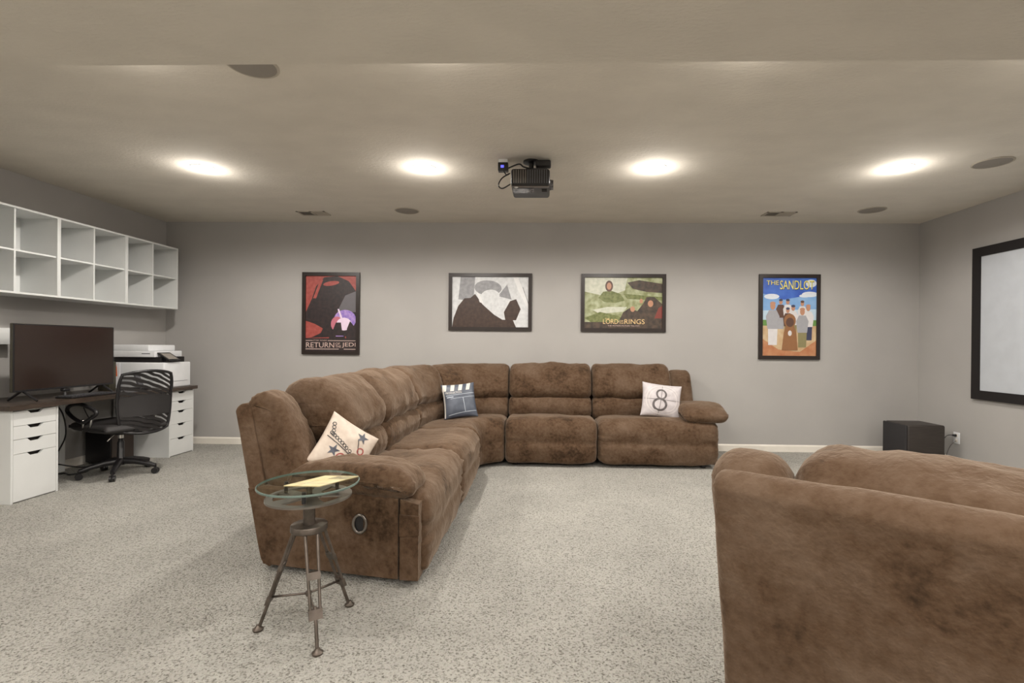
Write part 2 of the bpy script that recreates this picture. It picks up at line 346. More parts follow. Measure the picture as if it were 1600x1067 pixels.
MB().rbox((-.385, 3.87, 2.585), (-.305, 3.93, 2.65), .006).build('case', 'black', a, True, 40)
MB().box((-.362, 3.868, 2.606), (-.338, 3.871, 2.626)).build('indicator', 'blue_led', a)
MB().box((-.38, 3.875, 2.65), (-.31, 3.935, H)).build('ceiling_clip', 'whiteplastic', a)
o = tag(MB().tube(crom([(-.31, 3.9, 2.61), (-.22, 3.86, 2.63), (-.18, 3.84, 2.60), (-.10, 3.81, 2.575), (.0, 3.80, 2.572)], 24, False), .006).build('cable', 'black', None, True), 'black cable looped above the projector body', 'cable')
o = tag(MB().tube(crom([(-.34, 3.89, 2.585), (-.315, 3.86, 2.545), (-.29, 3.84, 2.55), (-.345, 3.80, 2.50), (-.37, 3.78, 2.44), (-.34, 3.78, 2.415), (-.281, 3.79, 2.45)], 40, False), .005).build('cable', 'black', None, True), 'black cable hanging from the blue-lit box to the projector side', 'cable')

# ------------------------------------------------------------ framed posters on the back wall
def poster(x0, x1, z0, z1, label, shapes, texts, base_mat, fwid=.042):
    y = D; t = thing('framed_poster', ((x0+x1)/2, y-.012, z0), label, 'poster', 'framed posters on the long wall')
    yf = y-.026
    mb = MB(); f = fwid
    def fn(u, v, w): return (u, y-.001-w, v)
    for poly in ([(x0, z0), (x1, z0), (x1-f, z0+f), (x0+f, z0+f)], [(x0, z1), (x0+f, z1-f), (x1-f, z1-f), (x1, z1)], [(x0, z0), (x0+f, z0+f), (x0+f, z1-f), (x0, z1)], [(x1, z0), (x1, z1), (x1-f, z1-f), (x1-f, z0+f)]):
        MB().prism(poly, fn, .025).build('frame_rail', 'frame', t)
    a0, b0, a1, b1 = x0+f, z0+f, x1-f, z1-f
    mb = MB(); mats = [base_mat]; mb.prism([(a0-.003, b0-.003), (a1+.003, b0-.003), (a1+.003, b1+.003), (a0-.003, b1+.003)], fn, .010)
    for i, (mname, poly) in enumerate(shapes):
        if mname not in mats: mats.append(mname)
        mb.cm = mats.index(mname); yy = y-.0112-.00012*i
        pp = [(a0+(a1-a0)*min(1, max(0, u)), b0+(b1-b0)*min(1, max(0, v))) for u, v in poly]
        mb.add([(u, yy, v) for u, v in pp], [tuple(range(len(pp)))])
    pr = mb.build('print', mats, t)
    for k, (txt, u, v, w, h, mn) in enumerate(texts):
        vs, fs = text_geo(txt, w*(a1-a0), h*(b1-b0)); q = MB(); yy = y-.0145-.0004*k
        q.add([(a0+(a1-a0)*u+p[0], yy, b0+(b1-b0)*v+p[1]) for p in vs], fs); q.build('lettering', mn, pr)
def ell(u, v, a, b, n=20, rot=0): return [(u+a*math.cos(2*math.pi*k/n)*math.cos(rot)-b*math.sin(2*math.pi*k/n)*math.sin(rot), v+a*math.cos(2*math.pi*k/n)*math.sin(rot)+b*math.sin(2*math.pi*k/n)*math.cos(rot)) for k in range(n)]
C = {}
def c(n, r, g, b, g2=None, sc=25):
    M[n] = mat(n, (r, g, b), .45, col2=g2, scale=sc); return n
c('print_red', .30, .055, .045, (.38, .085, .07)); c('print_black', .016, .012, .013, (.035, .02, .02)); c('print_grey', .12, .11, .12); c('print_violet', .22, .14, .5, (.45, .3, .6)); c('print_glow', .75, .6, .75)
c('print_cream', .60, .45, .40); c('print_pink', .5, .15, .2)
c('photo_pale', .55, .56, .57, (.66, .67, .68)); c('photo_mid', .22, .22, .235, (.30, .30, .31)); c('photo_dark', .035, .018, .012, (.055, .03, .02)); c('photo_light', .70, .70, .70)
c('land_green', .20, .22, .09, (.42, .44, .28), 14); c('land_dark', .035, .025, .02, (.09, .06, .04), 18); c('land_pale', .48, .50, .40, (.60, .60, .50)); c('land_moss', .10, .12, .03, (.2, .22, .08)); c('land_red', .2, .04, .03); c('gold', .72, .52, .25)
c('sky_blue', .03, .09, .42, (.06, .16, .55), 6); c('sky_mid', .16, .33, .62, (.25, .42, .66), 8); c('sky_pale', .45, .58, .68); c('cloud', .62, .66, .72); c('field_green', .12, .25, .06); c('sand', .50, .33, .18, (.58, .45, .28), 12); c('clay', .42, .16, .07, (.5, .24, .12), 12)
c('cloth_grey', .33, .33, .35); c('cloth_white', .62, .60, .60); c('skin_tan', .45, .23, .14); c('cloth_olive', .24, .21, .10); c('cloth_navy', .04, .045, .09); c('fur_brown', .26, .12, .05); c('title_yellow', .75, .68, .16); c('cloth_brown', .1, .05, .035)
poster(-2.918, -2.225, 1.090, 2.073, 'dark-framed portrait poster in red and black with a violet burst of light', [
    ('print_black', [(.0, .30), (.0, .52), (.12, .70), (.2, .86), (.36, .98), (.62, 1), (.85, .93), (.99, .80), (1, .20), (0, .17)]),
    ('print_red', [(0, .17), (0, .40), (.18, .36), (.34, .30), (.30, .24), (.12, .18)]), ('print_red', ell(.5, .90, .16, .03, 20, .1)), ('print_red', [(.14, .70), (.20, .70), (.34, .95), (.28, .95)]),
    ('print_grey', [(.62, .52), (.78, .74), (1, .80), (1, .52)]), ('print_violet', ell(.78, .42, .22, .13)), ('print_pink', ell(.62, .36, .12, .10)), ('print_glow', ell(.76, .36, .15, .085)), ('print_glow', [(.63, .56), (.66, .56), (.74, .42), (.70, .42)]),
    ('print_black', [(.45, .16), (.54, .28), (.60, .38), (.70, .38), (.72, .28), (.80, .16)]), ('print_black', [(.80, .16), (.82, .30), (.88, .40), (1, .30), (1, .16)]), ('print_violet', [(.6, .195), (.75, .195), (.75, .205), (.6, .205)]), ('print_black', [(0, 0), (1, 0), (1, .17), (0, .17)]),
    ('print_cream', [(0, .135), (.14, .135), (.14, .142), (0, .142)]), ('print_cream', [(.44, .135), (1, .135), (1, .142), (.44, .142)]), ('print_cream', [(0, .022), (.66, .022), (.66, .03), (0, .03)]), ('print_cream', [(.76, .022), (1, .022), (1, .03), (.76, .03)])],
    [('STAR WARS', .15, .133, .27, .015, 'print_cream'), ('RETURN', .01, .045, .56, .068, 'print_cream'), ('OF', .595, .083, .09, .03, 'print_cream'), ('THE', .595, .045, .11, .03, 'print_cream'), ('JEDI', .725, .045, .27, .068, 'print_cream')], 'print_red')
poster(-1.156, -.166, 1.391, 2.071, 'dark-framed landscape photograph in black and white', [
    ('photo_mid', [(.11, 1), (.08, .55), (.28, .5), (.3, 1)]), ('photo_mid', [(.60, .62), (.72, .85), (.78, .55)]), ('photo_light', [(.80, 1), (.86, .75), (1, .35), (1, .55), (.9, .85), (.86, 1)]),
    ('photo_mid', [(.92, .8), (.93, .8), (1, .5), (1, .46)]), ('photo_dark', [(0, 0), (.02, .18), (.08, .42), (.16, .57), (.24, .58), (.30, .66), (.40, .45), (.55, .25), (.66, .15), (.80, .14), (.84, 0)]),
    ('photo_mid', ell(.47, .78, .18, .15, 24, -.2)), ('photo_pale', ell(.50, .62, .12, .13, 20, -.5)), ('photo_pale', ell(.63, .44, .14, .12, 20, -.4)), ('photo_dark', [(.68, .3), (.76, .52), (.84, .56), (.90, .36), (.84, .14), (.7, .14)]), ('photo_light', [(.36, .5), (.42, .45), (.36, .66), (.32, .7)])], [], 'photo_pale')
poster(.415, 1.41, 1.389, 2.071, 'dark-framed landscape poster of a green misty land with gold title lettering', [
    ('land_pale', [(0, 1), (0, .72), (.3, .62), (.52, .75), (.55, 1)]), ('land_pale', [(.1, .36), (.3, .42), (.55, .42), (.5, .33), (.2, .28)]), ('land_moss', [(.18, .6), (.24, .72), (.34, .74), (.46, .68), (.52, .55), (.40, .50), (.25, .52)]), ('cloth_brown', ell(.315, .83, .05, .11)), ('skin_tan', ell(.315, .83, .03, .07)),
    ('land_moss', [(.0, .2), (.2, .32), (.42, .25), (.5, .2), (.4, .1), (.1, .1)]), ('land_dark', [(.55, .9), (.7, .95), (1, .88), (1, .7), (.8, .72), (.62, .78)]), ('land_moss', [(.5, .68), (1, .62), (1, .55), (.55, .58)]),
    ('land_dark', [(.45, .16), (.5, .32), (.58, .40), (.68, .34), (.76, .5), (.80, .62), (.90, .62), (1, .48), (1, 0), (.45, 0)]), ('skin_tan', ell(.85, .49, .035, .065)), ('skin_tan', ell(.62, .38, .03, .055)), ('skin_tan', ell(.73, .54, .022, .045)), ('land_red', [(.9, .2), (.95, .4), (1, .45), (1, .2)]), ('land_dark', [(0, 0), (1, 0), (1, .09), (.5, .12), (0, .12)])],
    [('THE', .265, .175, .06, .025, 'gold'), ('LORD', .24, .085, .195, .095, 'gold'), ('OF', .455, .125, .045, .035, 'gold'), ('THE', .45, .085, .055, .03, 'gold'), ('RINGS', .515, .085, .26, .095, 'gold'), ('THE MOTION PICTURE TRILOGY', .30, .038, .41, .022, 'print_cream')], 'land_green')
fig = []
for (u, v, s_, top, leg, hat) in ((.34, .68, .8, 'cloth_brown', 'cloth_grey', 'cloth_navy'), (.47, .68, .8, 'cloth_white', 'cloth_navy', 'cloth_navy'), (.74, .66, .8, 'cloth_white', 'cloth_navy', 'cloth_brown'), (.85, .60, .95, 'cloth_white', 'cloth_navy', 'skin_tan'), (.57, .60, .85, 'cloth_white', 'cloth_olive', 'cloth_navy'), (.47, .57, .8, 'cloth_brown', 'cloth_olive', 'cloth_navy'), (.19, .62, 1.15, 'cloth_grey', 'cloth_white', 'skin_tan'), (.74, .55, 1.05, 'cloth_grey', 'cloth_olive', 'skin_tan')):
    fig += [(leg, [(u-.075*s_, v-.22*s_), (u-.07*s_, v-.42*s_), (u+.07*s_, v-.42*s_), (u+.08*s_, v-.22*s_)]), (top, [(u-.06*s_, v-.03*s_), (u-.11*s_, v-.10*s_), (u-.085*s_, v-.24*s_), (u+.085*s_, v-.24*s_), (u+.11*s_, v-.10*s_), (u+.06*s_, v-.03*s_)]), ('skin_tan', ell(u, v+.015*s_, .042*s_, .042*s_)), (hat, ell(u, v+.045*s_, .045*s_, .02*s_))]
poster(2.492, 3.197, 1.083, 2.077, 'dark-framed portrait poster with blue sky, sandy ground and a yellow hand-drawn title', [
    ('sky_mid', [(0, .80), (.4, .72), (1, .80), (1, .46), (0, .46)]), ('sky_pale', [(0, .58), (1, .60), (1, .45), (0, .45)]), ('cloud', ell(.88, .79, .15, .035)), ('cloud', ell(.78, .77, .10, .02)), ('cloud', ell(.17, .76, .14, .035)), ('cloud', ell(.9, .93, .1, .05)), ('field_green', [(0, .46), (1, .46), (1, .385), (0, .385)]), ('sand', [(0, .385), (1, .385), (1, 0), (0, 0)]),
    ('clay', [(0, 0), (0, .22), (.3, .08), (.7, .05), (1, .2), (1, 0)])] + fig + [('fur_brown', [(.36, .07), (.40, .30), (.44, .40), (.58, .40), (.63, .30), (.66, .07)]), ('fur_brown', ell(.51, .45, .11, .09)), ('cloth_brown', ell(.51, .43, .075, .06)), ('cloth_white', ell(.51, .29, .035, .035))],
    [('THE', .075, .905, .23, .055, 'print_black'), ('SANDLOT', .325, .845, .63, .115, 'print_black'), ('THE', .07, .91, .23, .055, 'title_yellow'), ('SANDLOT', .32, .852, .63, .115, 'title_yellow')], 'sky_blue')

# ------------------------------------------------------------ projection screen on the right wall
t = thing('projection_screen', (XR-.02, 3.78, .72), 'large fixed projection screen with a wide black border', 'screen')
y0, y1, z0, z1, f = 2.45, 5.13, .722, 2.232, .09
def fnx(u, v, w): return (XR-.001-w, u, v)
for poly in ([(y0, z0), (y1, z0), (y1-f, z0+f), (y0+f, z0+f)], [(y0, z1), (y0+f, z1-f), (y1-f, z1-f), (y1, z1)], [(y0, z0), (y0+f, z0+f), (y0+f, z1-f), (y0, z1)], [(y1, z0), (y1, z1), (y1-f, z1-f), (y1-f, z0+f)]):
    MB().prism(poly, fnx, .035).build('border_rail', 'velvet', t)
MB().prism([(y0+f-.005, z0+f-.005), (y1-f+.005, z0+f-.005), (y1-f+.005, z1-f+.005), (y0+f-.005, z1-f+.005)], fnx, .022).build('screen_surface', 'projscreen', t)

# ------------------------------------------------------------ subwoofer and outlet in the corner
t = thing('subwoofer', (3.92, 5.38, 0), 'brown-black box subwoofer on the carpet in the corner', 'subwoofer')
MB().rbox((3.735, 5.2, .012), (4.115, 5.55, .433), .018, 4).build('cabinet', 'subwood', t, True, 40)
MB().rbox((3.712, 5.2, .018), (3.734, 5.55, .430), .010).build('front_grille', 'grey_cloth', t, True, 40)
for a in (3.76, 4.09):
    for b in (5.23, 5.52): MB().lathe([(.018, 0), (.015, .014)], (a, b, 0), 12).build('foot', 'black', t)
MB().box((4.115, 5.30, .17), (4.122, 5.48, .34)).build('control_plate', 'black', t)
t = thing('wall_outlet', (XR-.004, 5.335, .225), 'white wall outlet with a black plug beside the subwoofer', 'outlet')
MB().rbox((XR-.007, 5.295, .225), (XR, 5.375, .345), .003, 2).build('cover_plate', 'whiteplastic', t, True, 40)
for z in (.258, .312):
    MB().rbox((XR-.010, 5.318, z-.017), (XR-.006, 5.352, z+.017), .004, 2).build('socket', 'trim', t, True, 40)
t = tag(MB().tube([(XR-.008, 5.335, .312), (XR-.04, 5.345, .312)], [.014, .010], 12).tube(crom([(XR-.035, 5.345, .312), (XR-.09, 5.36, .30), (XR-.13, 5.38, .20), (XR-.10, 5.37, .10), (XR-.13, 5.38, .008), (XR-.2, 5.42, .008)], 40, False), .004).build('power_cord', 'black', None, True), 'black power cord with plug hanging from the wall outlet', 'cord')
t = tag(MB().tube(crom([(XR-.010, 5.33, .258), (XR-.045, 5.36, .20), (XR-.06, 5.39, .10), (XR-.05, 5.40, .006)], 24, False), .0022).build('signal_wire', 'steel', None, True), 'thin grey wire drooping from the wall outlet to the floor', 'wire')

# ------------------------------------------------------------ sectional sofa
SEAT = [(.66, .40), (.55, .455), (.35, .468), (.15, .478), (.04, .455), (-.012, .39), (-.02, .31), (-.008, .245), (-.018, .19), (-.004, .10), (.04, .045), (.25, .04), (.60, .05), (.68, .20)]
LUMB = [(.60, .42), (.545, .46), (.52, .53), (.535, .60), (.585, .645), (.70, .65), (.78, .55), (.72, .43)]
HEAD = [(.62, .638), (.56, .665), (.53, .73), (.555, .82), (.62, .92), (.71, .985), (.81, 1.0), (.92, .965), (.985, .88), (.95, .76), (.86, .66), (.74, .63)]
WING = [(.66, .44), (.64, .50), (.70, .64), (.775, .80), (.83, .895), (.91, .94), (.99, .915), (1.0, .84), (.94, .62), (.88, .45)]
PAD = [(.02, .455), (.0, .50), (.05, .55), (.18, .585), (.38, .595), (.56, .575), (.68, .53), (.70, .48), (.60, .455), (.3, .445), (.12, .44)]
BACK = [(.85, .05), (.90, .04), (.93, .12), (.995, .50), (1.05, .80), (1.056, .86), (1.02, .892), (.98, .87), (.945, .72), (.88, .35)]
Xf = -.605
def left(x, y, z): return (Xf-y, 2.45+x, z)
Yf = 4.965; KB = .85
def back(x, y, z): return (-.41+x, Yf+y, z)
cx_, cy_ = -.41, 4.47
def wedge(x, y, z):
    th = x*math.pi/2; k = math.sin(th)**2
    r = (.195*(1-k)+.495*k)+y*(1-.13*k); r *= 1+.06*math.sin(2*th)*min(1, max(0, y))
    return (cx_-r*math.cos(th), cy_+r*math.sin(th), z)
sofa = thing('sectional_sofa', (-.9, 4.6, 0), 'large L-shaped brown microfibre reclining sectional against the long wall', 'sofa')
def cu(name, prof, x0, x1, fm, root, label=None, **k):
    o = cushion(MB(), prof, x0, x1, fm, **k).build(name, 'fabric', root, True)
    if label: o['label'] = label
    return o
# left run (x = world Y - 2.45)
def skew(f):      # the outer end of the arm runs slightly oblique
    def g(x, y, z): return f(x+.17*max(0, min(1, y/.9))*max(0, 1-x/.4), y, z)
    return g
sp = skew(left)
cu('seat_cushion', SEAT, .05, 1.11, sp, sofa, r=.06, puff=.014, wr=.010, gather=.036, seed=1, nx=28)
cu('seat_cushion', SEAT, 1.11, 2.03, left, sofa, r=.06, puff=.014, wr=.010, gather=.016, seed=2)
cu('lumbar_cushion', LUMB, .56, 1.11, left, sofa, r=.05, wr=.012, seed=3); cu('lumbar_cushion', LUMB, 1.11, 2.03, left, sofa, r=.05, wr=.012, seed=4)
cu('headrest_cushion', HEAD, .42, 1.11, left, sofa, r=.09, wr=.018, gather=.006, seed=5); cu('headrest_cushion', HEAD, 1.11, 2.02, left, sofa, r=.09, wr=.02, gather=.016, seed=6)
cu('back_wing', WING, .015, .37, sp, sofa, r=.05, wr=.010, gather=.010, seed=7)
cu('outer_back_panel', BACK, .0, 2.06, sp, sofa, r=.015, puff=0, wr=.003, gather=0, seed=8)
cu('arm_pad', [(y+.055, z) for y, z in PAD], -.035, .29, sp, sofa, r=.06, puff=.014, wr=.012, gather=.016, seed=9)
# arm body and end panel
mb = MB()
pl = [(.13, .035), (.90, .035), (.925, .12), (.985, .44), (.90, .455), (.3, .45), (.13, .44)]
mb.prism(pl, lambda u, v, w: sp(w, u, v), .34)
mb.build('arm_side_panel', 'fabric', sofa)
mb = MB(); mb.prism([(.02, .04), (.118, .035), (.118, .44), (.02, .42)], lambda u, v, w: sp(w-.004, u, v), .1); mb.build('front_side_strip', 'fabric', sofa)
mb = MB(); mb.prism([(.015, .27), (.120, .255), (.120, .365), (.015, .365)], lambda u, v, w: sp(w-.012, u, v), .02); mb.build('side_flap', 'fabric', sofa)
hb = MB(); hc = sp(0, .335, .30); hy = 2.45+.17*.335/.9
hb.tube([(hc[0]+.035*math.cos(a)*.95, hy-.008, .30+.045*math.sin(a)) for a in [2*math.pi*k/24 for k in range(24)]], .008, 8, True); ho = hb.build('recliner_handle', 'steel', sofa, True); ho['label'] = 'oval chrome recliner release handle'
MB().add([(hc[0]+.033*math.cos(2*math.pi*k/24), hy-.003, .30+.043*math.sin(2*math.pi*k/24)) for k in range(24)], [tuple(range(24))]).build('handle_recess', 'black', ho)
# wedge
cu('corner_seat_cushion', SEAT, 0, 1, wedge, sofa, r=.05, puff=.01, wr=.010, seed=11, nx=30)
for a, b_, s_ in ((0, .5, 12), (.5, 1, 13)):
    cu('lumbar_cushion', LUMB, a, b_, wedge, sofa, r=.03, wr=.010, seed=s_); cu('headrest_cushion', HEAD, a, b_, wedge, sofa, r=.035, wr=.018, gather=.012, seed=s_+4)
cu('outer_back_panel', [(y*.92, z) for y, z in BACK], .02, .98, wedge, sofa, r=.01, puff=0, wr=.002, gather=0, nx=24)
# back run (x from world X=-.41)
cu('seat_cushion', SEAT, .01, .935, back, sofa, r=.06, puff=.014, wr=.010, gather=.016, seed=21, ys=KB)
cu('seat_cushion', SEAT, .945, 2.15, back, sofa, r=.08, puff=.014, wr=.010, gather=.020, seed=22, nx=28, ys=KB)
for a, b_, s_ in ((.01, .92, 23), (.93, 1.79, 24)):
    cu('lumbar_cushion', LUMB, a, b_, back, sofa, r=.05, wr=.010, seed=s_, ys=KB); cu('headrest_cushion', HEAD, a, b_, back, sofa, r=.07, wr=.016, gather=.012, seed=s_+4, ys=KB, zs=1.012)
cu('back_wing', WING, 1.80, 2.07, back, sofa, r=.06, wr=.010, seed=31, ys=KB)
cu('arm_pad', PAD, 1.79, 2.25, back, sofa, r=.075, puff=.016, wr=.010, gather=.014, seed=32, ys=KB, zs=1.06)
MB().prism([(.05, .04), (.75, .04), (.76, .45), (.05, .44)], lambda u, v, w: back(1.86+w, u, v), .27).build('arm_side_panel', 'fabric', sofa)
cu('outer_back_panel', BACK, .02, 2.06, back, sofa, r=.015, puff=0, wr=.002, gather=0, seed=33, ys=KB)
for p in ((-1.45, 2.72), (-.72, 2.6), (-1.45, 4.4), (1.6, 5.05), (1.6, 5.7), (-.3, 5.1)):
    MB().lathe([(.025, 0), (.028, .06)], (p[0], p[1], 0), 12).build('foot', 'black', sofa)

# ------------------------------------------------------------ loveseat seen from behind
def love(x, y, z): return (.428+.757*x-.653*(y-1.05), 1.29-.653*x-.757*(y-1.05), z*1.012)
lv = thing('reclining_loveseat', (.9, 1.3, 0), 'brown microfibre reclining loveseat with its back to the room', 'sofa')
LW = 1.95
cu('outer_back_panel', BACK, .0, LW, love, lv, r=.03, puff=.004, wr=.006, gather=0, seed=41, nx=40)
for a, b_, s_ in ((.15, LW/2, 42), (LW/2, LW-.15, 43)):
    cu('headrest_cushion', HEAD, a, b_, love, lv, r=.09, wr=.02, gather=.014, seed=s_, zs=.935, nx=26); cu('lumbar_cushion', LUMB, a, b_, love, lv, r=.05, wr=.01, seed=s_+3)
    cu('seat_cushion', SEAT, a, b_, love, lv, r=.06, wr=.01, seed=s_+6)
for a, b_, s_ in ((-.035, .16, 51), (LW-.16, LW+.035, 52)):
    cu('back_wing', WING, a, b_, love, lv, r=.06, wr=.01, seed=s_, zs=.97); 
for a, b_, s_ in ((.0, .26, 53), (LW-.26, LW, 54)):
    cu('arm_pad', PAD, a, b_, love, lv, r=.06, wr=.01, gather=.014, seed=s_)
    MB().prism([(.02, .035), (.90, .035), (.97, .44), (.02, .44)], lambda u, v, w: love(a+.02+w, u, v), .22).build('arm_side_panel', 'fabric', lv)
for x in (.1, LW-.1):
    for y in (.12, .82):
        q = love(x, y, 0); MB().lathe([(.025, 0), (.028, .06)], (q[0], q[1], 0), 12).build('foot', 'black', lv)

# ------------------------------------------------------------ throw pillows
def pillow(name, loc, w, h, th, ax, up_, label, mats, decals):
    """ax: unit vector along the pillow's width, up_: along its height; front = ax x up_"""
    ax = Vector(ax).normalized(); up_ = Vector(up_); up_ = (up_-ax*up_.dot(ax)).normalized(); fr = ax.cross(up_)
    c0 = Vector(loc)
    def pt(u, v, side, off=0):
        x = w/2*u*(1-.07*(1-v*v)); z = h/2*v*(1-.07*(1-u*u))
        d = th/2*max(0, (1-u*u)*(1-v*v))**.42*(1+.10*noise.noise(Vector((u*3, v*3, th*50))))+.006*noise.noise(Vector((u*7, v*5, w*30)))*(1-u*u)*(1-v*v)
        return c0+ax*x+up_*z+fr*(side*d+off)
    t = thing(name, tuple(c0-up_*h/2), label, 'pillow', 'printed throw pillows')
    n = 26; mb = MB(); g = [math.sin(math.pi/2*(2*i/n-1)) for i in range(n+1)]
    for side in (1, -1):
        vs = [pt(u, v, side) for v in g for u in g]; mb.cm = 0
        mb.add(vs, [(j*(n+1)+i, j*(n+1)+i+1, (j+1)*(n+1)+i+1, (j+1)*(n+1)+i) for j in range(n) for i in range(n)])
    cov = mb.build('cover', mats, t, True)
    for nm, mn, polys in decals:
        q = MB()
        for poly in polys:
            if nm in ('printed_star', 'clapper_stripe', 'printed_red_shape'): q = MB()
            if isinstance(poly, tuple): vs, fs = poly
            else: vs, fs = poly, [tuple(range(len(poly)))]
            q.add([pt(max(-.995, min(.995, a)), max(-.995, min(.995, b_)), 1, .0022) for a, b_ in vs], fs)
            if nm in ('printed_star', 'clapper_stripe', 'printed_red_shape'): q.build(nm, mn, cov); q = None
        if q: q.build(nm, mn, cov)
    return t
def strip(a, b_, wd, n=14):
    dx, dy = b_[0]-a[0], b_[1]-a[1]; l = math.hypot(dx, dy); nx_, ny_ = -dy/l*wd/2, dx/l*wd/2; vs = []; fs = []
    for i in range(n+1):
        x, y = a[0]+dx*i/n, a[1]+dy*i/n; vs += [(x+nx_, y+ny_), (x-nx_, y-ny_)]
    return (vs, [(2*i, 2*i+1, 2*i+3, 2*i+2) for i in range(n)])
def arc(cx, cy, r, wd, a0=0, a1=360, n=36, ry=None):
    ry = ry or r; vs = []; fs = []
    for i in range(n+1):
        a = math.radians(a0+(a1-a0)*i/n)
        for k in (-.5, .5): vs.append((cx+(r+k*wd)*math.cos(a), cy+(ry+k*wd)*math.sin(a)))
    return (vs, [(2*i, 2*i+1, 2*i+3, 2*i+2) for i in range(n)])
def quad(p0, p1, p2, p3, n=6):
    vs = []; fs = []
    for j in range(n+1):
        for i in range(n+1):
            s_, q = i/n, j/n; vs.append(tuple((p0[k]*(1-s_)+p1[k]*s_)*(1-q)+(p3[k]*(1-s_)+p2[k]*s_)*q for k in (0, 1)))
    return (vs, [(j*(n+1)+i, j*(n+1)+i+1, (j+1)*(n+1)+i+1, (j+1)*(n+1)+i) for j in range(n) for i in range(n)])
c('pillow_lilac', .50, .46, .47, (.58, .54, .55)); c('ink_grey', .10, .085, .085); c('ring_pale', .62, .58, .57); c('slate', .060, .072, .098, (.10, .115, .15), 9); c('stripe_cream', .60, .57, .52); c('chalk', .45, .50, .56); c('pillow_cream', .58, .48, .40, (.66, .57, .48)); c('ink_black', .02, .02, .025); c('ink_red', .33, .07, .06); c('ink_slate', .08, .085, .11)
pillow('throw_pillow', (1.215, 5.225, .652), .42, .36, .13, (1, .02, -.12), (.1, .28, 1), 'pale grey throw pillow printed with a film countdown number 8', ['pillow_lilac'], [
    ('countdown_rings', 'ring_pale', [arc(.02, 0, .88, .05), arc(.02, 0, .74, .04)]), ('countdown_number', 'ink_grey', [arc(-.08, .33, .24, .10, ry=.28), arc(-.14, -.30, .33, .12, ry=.35)]),
    ('cross_lines', 'ink_grey', [strip((-.95, .0), (.9, .02), .02), strip((-.02, .9), (-.18, -.92), .025)])])
pillow('throw_pillow', (-.865, 4.985, .655), .34, .36, .12, (1, .35, .08), (-.12, .35, 1), 'slate throw pillow printed as a film clapperboard', ['slate'], [
    ('clapper_stripe', 'stripe_cream', [quad((-.97+.48*k-.05, .56), (-.97+.48*k+.18, .56), (-.97+.48*k+.30, .97), (-.97+.48*k+.07, .97)) for k in range(4)]+[strip((-.95, .6), (-.95, -.95), .07)]),
    ('chalk_lines', 'chalk', [strip((-.85, .28), (.95, .36), .025), strip((-.6, .08), (.95, .16), .02), strip((-.8, .17), (-.4, .19), .05, 4), strip((.2, .12), (.25, -.72), .03), strip((-.75, -.85), (.95, -.68), .03)]),
    ('lettering', 'stripe_cream', [(lambda g: ([(-.85+x, .38+y) for x, y in g[0]], g[1]))(text_geo('PRODUCTION', 1.0, .13))])])
star = lambda x, y, r, k=.4: [(x+(r if i % 2 == 0 else r*k)*math.sin(math.pi*i/5), y+(r if i % 2 == 0 else r*k)*math.cos(math.pi*i/5)) for i in range(10)]
film = []
for (x, y, a, n_) in ((-.8, .2, -.35, 7), (.1, -.1, -1.2, 5), (-.85, .55, -1.3, 4)):
    for k in range(n_):
        u, v = x+.13*k*math.cos(a), y+.13*k*math.sin(a); film += [arc(u, v, .06, .025, 0, 360, 10)]
_n = Vector((.72, -.62, .30)).normalized(); _e = Vector((.62, .72, 0)); _e = (_e-_n*_e.dot(_n)).normalized(); _v = _n.cross(_e)
_f = math.radians(-38); _ax = _e*math.cos(_f)+_v*math.sin(_f); _up = _v*math.cos(_f)-_e*math.sin(_f)
pillow('throw_pillow', (-1.15, 2.815, .615), .32, .32, .11, _ax, _up, 'cream throw pillow printed with stars and film strips, on the arm seat', ['pillow_cream'], [
    ('printed_star', 'ink_slate', [star(.35, .62, .26), star(-.45, -.35, .24), star(.55, -.55, .2)]), ('printed_film_strips', 'ink_black', film+[strip((-.9, .05), (.2, -.25), .03), strip((.2, .5), (.5, -.1), .03), strip((.3, -.2), (.8, -.5), .03)]),
    ('printed_red_shape', 'ink_red', [arc(-.1, -.5, .16, .05), arc(.5, .1, .12, .05), strip((-.5, -.75), (.2, -.85), .05), arc(.75, -.3, .1, .05), star(-.05, -.78, .15)])])

# ------------------------------------------------------------ tripod side table with a film reel under the glass
TX, TY = -1.005, 2.095
t = thing('side_table', (TX, TY, 0), 'round glass side table on an iron tripod with a film reel under the top', 'table')
MB().lathe([(.001, .617), (.198, .617), (.203, .622), (.198, .627), (.001, .627)], (TX, TY, 0), 64).build('glass_top', 'glass', t, True, 40)
MB().lathe([(.1995, .6172), (.2035, .619), (.2035, .625), (.1995, .6268)], (TX, TY, 0), 64, True).build('glass_edge', 'glass_edge', t, True, 40)
mb = MB(); zr, zr2 = .562, .570
mb.lathe([(.140, zr), (.172, zr), (.172, zr2), (.140, zr2)], (TX, TY, 0), 56, True).lathe([(.022, zr), (.055, zr), (.055, zr2), (.022, zr2)], (TX, TY, 0), 32, True)
for k in range(5):
    a = 2*math.pi*k/5+.3; ca, sa = math.cos(a), math.sin(a)
    mb.prism([(.045, -.022), (.145, -.034), (.145, .034), (.045, .022)], lambda u, v, w: (TX+u*ca-v*sa, TY+u*sa+v*ca, zr+.0005+w), .007)
rl = mb.build('film_reel', 'steel', t); rl['label'] = 'metal film reel'
for k in range(3):
    a = 2*math.pi*k/3+.8; MB().lathe([(.008, .57), (.008, .617)], (TX+.12*math.cos(a), TY+.12*math.sin(a), 0), 10).build('standoff', 'black', t, True, 40)
MB().lathe([(.024, .43), (.024, .565), (.012, .57), (.012, .612), (.03, .617)], (TX, TY, 0), 20).build('post', 'iron', t, True, 40)
